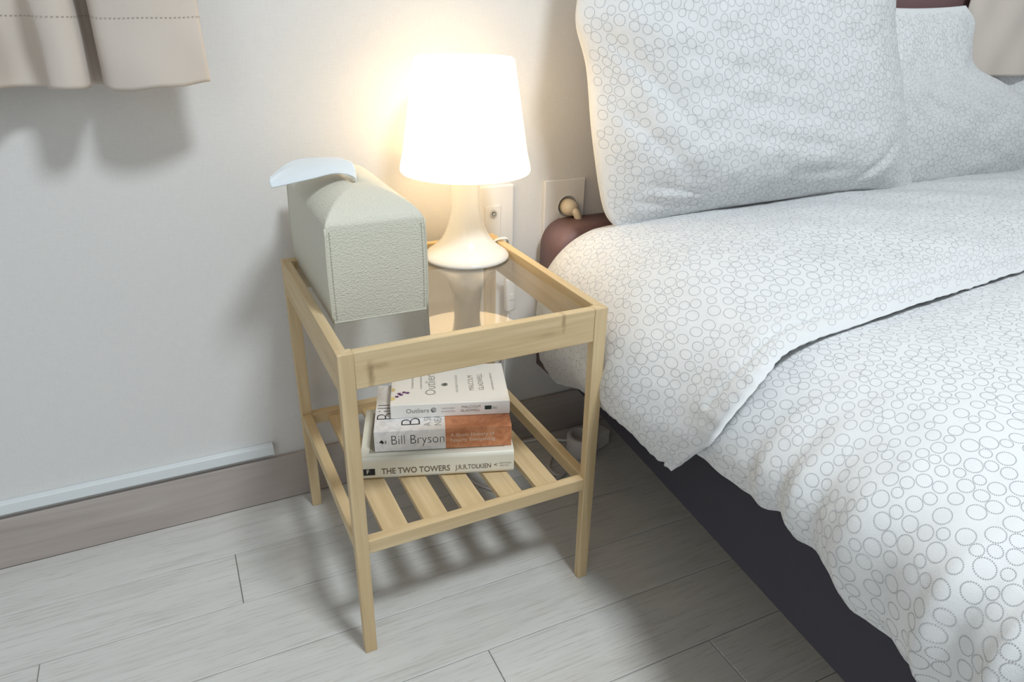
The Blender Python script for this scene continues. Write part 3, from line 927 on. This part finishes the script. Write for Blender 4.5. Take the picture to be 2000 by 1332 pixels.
def print_rings(name, S, Nn, parent, keep=None, margin=.004, off=.00035, shift=(0, 0), weight=None):
    """S: (n,k,3) cloth grid, Nn its outward normals"""
    n, k = S.shape[:2]
    def arclen(axis):
        d = np.linalg.norm(np.diff(S, axis=axis), axis=-1)
        d = np.median(d, axis=1 - axis) if axis == 0 else np.median(d, axis=0)
        return np.concatenate([[0], np.cumsum(d)])
    sA, sB = arclen(0), arclen(1)
    ta, tb = int(sA[-1] / RP) + 2, int(sB[-1] / RP) + 2
    cs = []
    for a in range(-3, ta):
        for b in range(-3, tb):
            q = RINGS.copy(); q[:, 0] += a * RP + shift[0]; q[:, 1] += b * RP + shift[1]; cs.append(q)
    cs = np.vstack(cs)
    ok = (cs[:, 0] > cs[:, 2] + margin) & (cs[:, 0] < sA[-1] - cs[:, 2] - margin) & (cs[:, 1] > cs[:, 2] + margin) & (cs[:, 1] < sB[-1] - cs[:, 2] - margin)
    cs = cs[ok]
    if keep is not None:
        P0, _ = sample_grid(S, Nn, np.interp(cs[:, 0], sA, np.arange(n)), np.interp(cs[:, 1], sB, np.arange(k)))
        cs = cs[keep(P0)]
    V = []; cnt = 0
    hw = .00038
    for nd in range(14, 34):
        sel = np.round(cs[:, 2] * 2 * math.pi / .00165).astype(int) == nd
        c = cs[sel]
        if not len(c): continue
        ang = 2 * math.pi * np.arange(nd) / nd
        half = .28 * 2 * math.pi / nd
        quadv = []
        for da, dr in ((-half, -hw), (half, -hw), (half, hw), (-half, hw)):
            a = ang + da
            quadv.append(np.stack([c[:, 0:1] + (c[:, 2:3] + dr) * np.cos(a), c[:, 1:2] + (c[:, 2:3] + dr) * np.sin(a)], -1))
        q = np.stack(quadv, 2).reshape(-1, 2)
        V.append(q)
    q = np.vstack(V)
    P_, N_ = sample_grid(S, Nn, np.interp(q[:, 0], sA, np.arange(n)), np.interp(q[:, 1], sB, np.arange(k)))
    P_ = P_ + N_ * off
    nf = len(P_) // 4
    me = bpy.data.meshes.new(name)
    me.vertices.add(len(P_)); me.vertices.foreach_set('co', P_.astype(np.float32).ravel())
    me.loops.add(nf * 4); me.loops.foreach_set('vertex_index', np.arange(nf * 4, dtype=np.int32))
    me.polygons.add(nf); me.polygons.foreach_set('loop_start', np.arange(0, nf * 4, 4, dtype=np.int32))
    me.update(calc_edges=True)
    o = link_mesh(name, me, m_print, parent)
    o['kind'] = 'stuff'
    return o

# ------------------------------------------------------------------ duvet
def resurf(ctrl, da, db):
    """Catmull-Rom surface resampled to even steps of about da x db metres"""
    S = surf(ctrl, 12, 12)
    def even(S, axis, step):
        d = np.linalg.norm(np.diff(S, axis=axis), axis=-1)
        d = d.mean(axis=1) if axis == 0 else d.mean(axis=0)
        s = np.concatenate([[0], np.cumsum(d)]); m_ = max(int(s[-1] / step), 4)
        t_ = np.interp(np.linspace(0, s[-1], m_), s, np.arange(len(s)))
        i = np.clip(np.floor(t_).astype(int), 0, len(s) - 2); f = t_ - i
        if axis == 0: return S[i] * (1 - f)[:, None, None] + S[i + 1] * f[:, None, None]
        return S[:, i] * (1 - f)[None, :, None] + S[:, i + 1] * f[None, :, None]
    return even(even(S, 0, da), 1, db)

def cloth(name, ctrl, thick, amp, seed, parent, extra=None, step=.0048, up=True):
    S = resurf(ctrl, step, step)
    N0 = normals(S)
    if (N0[..., 2].mean() < 0): N0 = -N0
    n, k = S.shape[:2]
    A, Bq = np.meshgrid(np.arange(n) * step, np.arange(k) * step, indexing='ij')
    h = amp * wobble(A, Bq, .20, seed) + amp * .20 * wobble(A, Bq, .060, seed + 1) + amp * .07 * wobble(A, Bq, .022, seed + 2, 20)
    if extra is not None: h = h + extra(A, Bq, S)
    S = S + N0 * h[..., None]
    N1 = normals(S)
    if (N1[..., 2].mean() < 0): N1 = -N1
    # rounded, filled edges
    dd = np.minimum(np.minimum(A, A[-1, 0] - A), np.minimum(Bq, Bq[0, -1] - Bq))
    q = np.clip(dd / (thick * .6), 0, 1)
    rnd = np.sqrt(np.clip(1 - (1 - q) ** 2, 0, 1))
    top = S - N1 * (thick * .5 * (1 - rnd))[..., None]
    bot = S - N1 * (thick * (.5 + .5 * rnd))[..., None]
    o = grid_mesh(name, top, m_duvet, parent, closed_back=bot)
    return o, top, N1

XR = 2.02
upper = np.array([
 # head edge
 [(.4450,-.034,.189),(.4180,-.066,.262),(.4080,-.085,.330),(.4200,-.100,.400),(.4660,-.118,.452),(.5300,-.128,.470),(.720,-.120,.478),(1.10,-.095,.482),(1.55,-.095,.482),(XR,-.095,.480)],
 [(.4300,-.130,.188),(.3930,-.135,.262),(.3860,-.140,.335),(.4000,-.155,.405),(.4500,-.165,.459),(.5300,-.175,.482),(.720,-.175,.487),(1.10,-.160,.490),(1.55,-.160,.490),(XR,-.160,.488)],
 [(.4180,-.232,.223),(.3820,-.228,.285),(.3780,-.228,.345),(.3960,-.238,.408),(.4450,-.250,.460),(.5250,-.260,.489),(.720,-.265,.500),(1.10,-.255,.502),(1.55,-.250,.502),(XR,-.245,.500)],
 [(.3960,-.335,.251),(.3660,-.330,.298),(.3650,-.330,.350),(.3860,-.335,.408),(.4360,-.345,.458),(.5200,-.350,.492),(.720,-.355,.505),(1.10,-.350,.507),(1.55,-.340,.507),(XR,-.330,.505)],
 [(.3640,-.415,.284),(.3380,-.428,.318),(.3420,-.432,.362),(.3720,-.436,.412),(.4240,-.436,.455),(.5100,-.430,.489),(.720,-.430,.504),(1.10,-.420,.507),(1.55,-.410,.507),(XR,-.400,.505)],
 [(.3640,-.482,.283),(.3400,-.500,.322),(.3480,-.520,.368),(.3720,-.532,.412),(.4150,-.532,.451),(.5000,-.520,.481),(.720,-.510,.497),(1.10,-.490,.500),(1.55,-.470,.500),(XR,-.460,.500)],
 [(.3690,-.532,.278),(.3600,-.566,.320),(.3560,-.600,.366),(.3620,-.618,.414),(.3900,-.622,.453),(.4600,-.602,.472),(.640,-.590,.4795),(1.00,-.556,.4825),(1.50,-.530,.4825),(XR,-.52,.4825)],
])
def pucker_upper(A, Bq, S):
    L_ = A[-1, 0]
    e = np.exp(-((L_ - A) / .030) ** 2)
    seam = -.0035 * np.exp(-((L_ - A - .034) / .004) ** 2) * (S[..., 0] > .36)
    gather = .0004 * e * np.sin(Bq * 2 * math.pi / .022 + 3 * np.sin(Bq * 19)) * (.35 + np.exp(-((Bq - .24) / .12) ** 2))
    hem = .0006 * np.exp(-(Bq / .022) ** 2) * np.sin(A * 2 * math.pi / .024 + 2 * np.sin(A * 25))
    return seam + gather + hem
D = empty('duvet', (0, 0, 0))
tag(D, 'thick white duvet with grey dotted ring print folded over the bed', 'duvet')
lower = np.array([
 [(.4050,-.470,.295),(.3920,-.480,.335),(.3950,-.485,.372),(.4100,-.490,.405),(.4500,-.490,.432),(.5150,-.490,.448),(.720,-.480,.458),(1.10,-.460,.460),(1.55,-.440,.460),(XR,-.43,.460)],
 [(.3720,-.570,.322),(.3660,-.580,.350),(.3720,-.590,.382),(.3950,-.592,.414),(.4400,-.592,.442),(.5150,-.580,.460),(.720,-.570,.466),(1.10,-.545,.468),(1.55,-.520,.468),(XR,-.51,.468)],
 [(.3600,-.668,.331),(.3520,-.668,.358),(.3600,-.668,.392),(.3850,-.668,.425),(.4320,-.668,.453),(.5120,-.655,.472),(.720,-.640,.482),(1.10,-.615,.485),(1.55,-.590,.485),(XR,-.58,.485)],
 [(.3580,-.722,.338),(.3440,-.726,.360),(.3480,-.730,.394),(.3730,-.732,.428),(.4230,-.732,.457),(.5060,-.724,.478),(.720,-.710,.490),(1.10,-.690,.492),(1.55,-.670,.492),(XR,-.66,.492)],
 [(.3540,-.808,.319),(.3340,-.810,.350),(.3330,-.812,.391),(.3540,-.812,.432),(.4060,-.812,.464),(.4960,-.808,.484),(.720,-.800,.493),(1.10,-.790,.495),(1.55,-.780,.495),(XR,-.775,.495)],
 [(.3520,-.900,.300),(.3230,-.905,.338),(.3190,-.908,.386),(.3380,-.908,.432),(.3930,-.908,.467),(.4880,-.905,.486),(.720,-.900,.494),(1.10,-.895,.496),(1.55,-.890,.496),(XR,-.89,.496)],
 [(.3440,-1.06,.288),(.3090,-1.06,.332),(.3040,-1.06,.384),(.3240,-1.06,.432),(.3830,-1.06,.468),(.4810,-1.06,.487),(.720,-1.06,.494),(1.10,-1.06,.496),(1.55,-1.06,.496),(XR,-1.06,.496)],
 [(.3300,-1.36,.284),(.2960,-1.36,.330),(.2920,-1.36,.382),(.3120,-1.36,.430),(.3700,-1.36,.466),(.4710,-1.36,.485),(.720,-1.36,.492),(1.10,-1.36,.494),(1.55,-1.36,.494),(XR,-1.36,.494)],
 [(.3150,-1.70,.284),(.2800,-1.70,.330),(.2760,-1.70,.382),(.2960,-1.70,.428),(.3540,-1.70,.461),(.4610,-1.70,.480),(.720,-1.70,.486),(1.10,-1.70,.488),(1.55,-1.70,.488),(XR,-1.70,.486)],
])
def ridges_lower(A, Bq, S):
    y = S[..., 1]
    w = np.exp(-((Bq - .07) / .10) ** 2) * np.clip((-y - .60) / .12, 0, 1)
    ph = (-y) * 2 * math.pi / .066 + .9 * np.sin(Bq * 14) + 1.3 * np.sin(-y * 27)
    r = .0068 * w * (np.exp(1.2 * np.sin(ph)) / 1.8 - .8 + .25 * np.sin(2.1 * ph + 1))
    hem = .0007 * np.exp(-(Bq / .020) ** 2) * np.sin(A * 2 * math.pi / .030 + 2 * np.sin(A * 21))
    return r + hem
inview = lambda P: (P[:, 0] < 1.95) & (P[:, 1] > -1.25)
o, top, N1 = cloth('duvet_body', lower, .020, .0020, 31, D, ridges_lower)
print_rings('printed_rings', top, N1, D, inview)
o, top, N1 = cloth('duvet_fold', upper, .012, .0022, 11, D, pucker_upper)
print_rings('printed_rings', top, N1, D, inview, shift=(.13, .07))

# ------------------------------------------------------------------ pillows
def pillow(name, label, xl, xr, y_bot, y_top, z_bot, z_top, thick, seed, extra=None, curve=.03, step=.0055):
    """standing, leaning pillow; xl/xr give left/right outline as functions of t in 0..1 (bottom..top)"""
    o = empty(name, ((xl(.0) + xr(.0)) / 2, y_bot, z_bot))
    H = math.hypot(z_top - z_bot, y_top - y_bot); W = xr(.5) - xl(.5)
    n, k = int(H / step), int(W / step)
    t_, a = np.meshgrid(np.linspace(0, 1, n), np.linspace(0, 1, k), indexing='ij')
    XL = np.vectorize(xl)(t_[:, 0])[:, None]; XRr = np.vectorize(xr)(t_[:, 0])[:, None]
    # bottom edge bows in between the corners
    bow = curve * (np.sin(math.pi * a) ** .8)
    zz = z_bot + (z_top - z_bot) * t_ + bow * (1 - t_) * .6 - bow * t_ * .6
    X = XL + (XRr - XL) * a
    Yc = y_bot + (y_top - y_bot) * t_
    e1 = np.clip(np.minimum(a, 1 - a) * W / .17, 0, 1); e2 = np.clip(np.minimum(t_, 1 - t_) * H / .15, 0, 1)
    puff = (np.sin(e1 * math.pi / 2) ** .75) * (np.sin(e2 * math.pi / 2) ** .75)
    A, Bq = t_ * H, a * W
    w = .0026 * wobble(A, Bq, .22, seed) + .0012 * wobble(A, Bq, .07, seed + 1) + .0004 * wobble(A, Bq, .025, seed + 3, 20)
    if extra is not None: w = w + extra(A, Bq, H, W)
    fade = np.clip(np.minimum(e1, e2) * 4, 0, 1)
    f = .5 * thick * puff + w * fade + .0025
    g = .5 * thick * puff * .62 + .0025
    front = np.stack([X, Yc - f, zz], -1); back = np.stack([X, Yc + g, zz], -1)
    loc = np.array(o.location)
    c_ = grid_mesh('pillowcase', front - loc, m_duvet, o, closed_back=back - loc)
    Nf = normals(front)
    if Nf[..., 1].mean() > 0: Nf = -Nf
    print_rings('printed_rings', front - loc, Nf, o, shift=(.05 * seed % .4, .11 * seed % .4), margin=.006)
    tag(o, label, 'pillow', 'pillows against the headboard')
    return o
def crease(A, Bq, p0, p1, width, depth):
    p0 = np.array(p0); p1 = np.array(p1); d = p1 - p0; L_ = np.linalg.norm(d); d = d / L_
    s = (A - p0[0]) * d[0] + (Bq - p0[1]) * d[1]; q = -(A - p0[0]) * d[1] + (Bq - p0[1]) * d[0]
    along = np.clip(s / L_, 0, 1); env = np.sin(math.pi * np.clip(s / L_, 0, 1)) ** .5 * ((s > 0) & (s < L_))
    return .6 * env * depth * (-np.exp(-(q / width) ** 2) + .35 * np.exp(-((q - 2.2 * width) / (1.6 * width)) ** 2))
def ex1(A, Bq, H, W):
    r = crease(A, Bq, (.005, .42), (.12, .58), .009, .008)
    r += crease(A, Bq, (.075, .05), (.045, .17), .006, .008)
    r += crease(A, Bq, (.045, .03), (.020, .22), .006, .007)
    r += crease(A, Bq, (.32, .005), (.13, .16), .011, .006)
    r += crease(A, Bq, (.22, .005), (.07, .14), .010, .006)
    r += crease(A, Bq, (.15, .18), (.11, .42), .012, .004)
    r += crease(A, Bq, (.07, .30), (.06, .52), .010, .005)
    return r
def lerp_f(pts):
    ts, vs = zip(*pts)
    P_ = catmull(np.array(pts), 12)
    return lambda t: float(np.interp(t, P_[:, 0], P_[:, 1]))
pillow('pillow', 'large pillow nearest the lamp in grey dotted ring print', lerp_f([(0, .512), (.08, .484), (.3, .4640), (.50, .4540), (.62, .4370), (.72, .4420), (1, .460)]),
       lerp_f([(0, 1.215), (.3, 1.155), (.65, 1.090), (1, 1.05)]), -.162, -.100, .470, .960, .165, 3, ex1)
def ex2(A, Bq, H, W):
    r = crease(A, Bq, (.05, .42), (.25, .36), .010, .007)
    r += crease(A, Bq, (.16, .50), (.20, .30), .010, .006)
    return r
pillow('pillow', 'pillow behind the large one, second from the lamp, partly under the right curtain', lerp_f([(0, 1.00), (.5, .98), (1, .96)]),
       lerp_f([(0, 1.66), (.15, 1.66), (.34, 1.62), (.47, 1.555), (.58, 1.450), (.68, 1.350), (.80, 1.330), (.92, 1.325), (1, 1.290)]), -.150, -.118, .478, .812, .085, 8, None, curve=.012)
pillow('pillow', 'grey-shaded pillow at the right edge below the curtain hem', lerp_f([(0, 1.50), (.5, 1.46), (1, 1.44)]),
       lerp_f([(0, 2.10), (.5, 2.08), (1, 2.05)]), -.120, -.105,   .480, .735, .05, 6, None, curve=.01)

# ------------------------------------------------------------------ curtains
def curtain(name, label, path, z0, z1, hem_dips, seed, stitch_z):
    """path: plan points of the hanging cloth (x,y)"""
    P_ = catmull(np.array(path), 14)
    s = np.concatenate([[0], np.cumsum(np.linalg.norm(np.diff(P_, axis=0), axis=1))])
    m_ = int(s[-1] / .0025)
    ss = np.linspace(0, s[-1], m_)
    px = np.interp(ss, s, P_[:, 0]); py = np.interp(ss, s, P_[:, 1])
    zs = np.concatenate([np.linspace(0, .25, 50), np.linspace(.27, z1 - z0, 60)])
    Z, SS = np.meshgrid(zs, ss, indexing='ij')
    X = np.broadcast_to(px, Z.shape).copy(); Yy = np.broadcast_to(py, Z.shape).copy()
    hem = np.interp(ss, s[::14][:len(hem_dips)] if len(hem_dips) == len(s[::14]) else np.linspace(0, s[-1], len(hem_dips)), hem_dips)
    # folds relax a little towards the hem
    Yy += .0025 * wobble(SS, Z, .12, seed)
    X += .0015 * wobble(SS, Z, .15, seed + 1)
    Zw = z0 + Z + hem[None, :] * np.exp(-Z / .06)
    S = np.stack([X, Yy, Zw], -1)
    Nn = normals(S)
    o = empty(name, (float(px.mean()), -.02, z0))
    loc = np.array(o.location)
    S = S - loc
    grid_mesh('curtain_cloth', S, m_curtain, o, closed_back=S - Nn * .0012)
    nb = int(np.searchsorted(zs, stitch_z))
    sg = 1 if Nn[..., 1].mean() < 0 else -1
    V, F = [], []
    d = ss[1] - ss[0]
    row = S[nb - 1] + sg * Nn[nb - 1] * .0008
    for k in range(0, len(ss) - 2, 2):
        p = row[k]; q = row[k + 1]
        i0 = len(V)
        V += [tuple(p), tuple(q), (q[0], q[1], q[2] + .0008), (p[0], p[1], p[2] + .0008)]
        F.append((i0, i0 + 1, i0 + 2, i0 + 3))
    me = bpy.data.meshes.new('hem_stitching'); me.from_pydata(V, [], F)
    st = link_mesh('hem_stitching', me, m_stitch, o); st['kind'] = 'stuff'
    tag(o, label, 'curtain', 'curtains on the back wall')
    return o
cpathL = [(-.0640,-.082),(-.0700,-.088),(-.095,-.094),(-.125,-.096),(-.155,-.093),(-.176,-.087),(-.184,-.074),(-.183,-.056),(-.1855,-.040),(-.191,-.035),(-.1965,-.042),
          (-.1970,-.060),(-.1965,-.077),(-.203,-.092),(-.220,-.098),(-.236,-.090),(-.242,-.070),(-.242,-.060),(-.250,-.052),(-.262,-.050),(-.276,-.054),(-.287,-.068),(-.296,-.078),(-.315,-.090),
          (-.345,-.082),(-.362,-.065),(-.380,-.058),(-.400,-.068),(-.420,-.080),(-.445,-.085),(-.465,-.050),(-.485,-.030),(-.510,-.060),(-.540,-.085),(-.570,-.050),(-.60,-.030)]
dips = [0] * len(cpathL)
for k in (0, 1): dips[k] = .004
for k in (4, 5): dips[k] = -.004
curtain('curtain', 'beige curtain with stitched hem hanging at the left above the wall duct', cpathL, .7000, 2.39, dips, 4, .080)
cpathR = [(1.318,-.104),(1.330,-.112),(1.365,-.120),(1.41,-.126),(1.47,-.128),(1.53,-.132),(1.60,-.128),(1.66,-.112),(1.70,-.105),(1.76,-.125),(1.82,-.135),(1.90,-.115),(1.96,-.105)]
curtain('curtain', 'grey-beige curtain hanging over the headboard at the top right', cpathR, .6830, 2.39, [0] * len(cpathR), 9, .20)
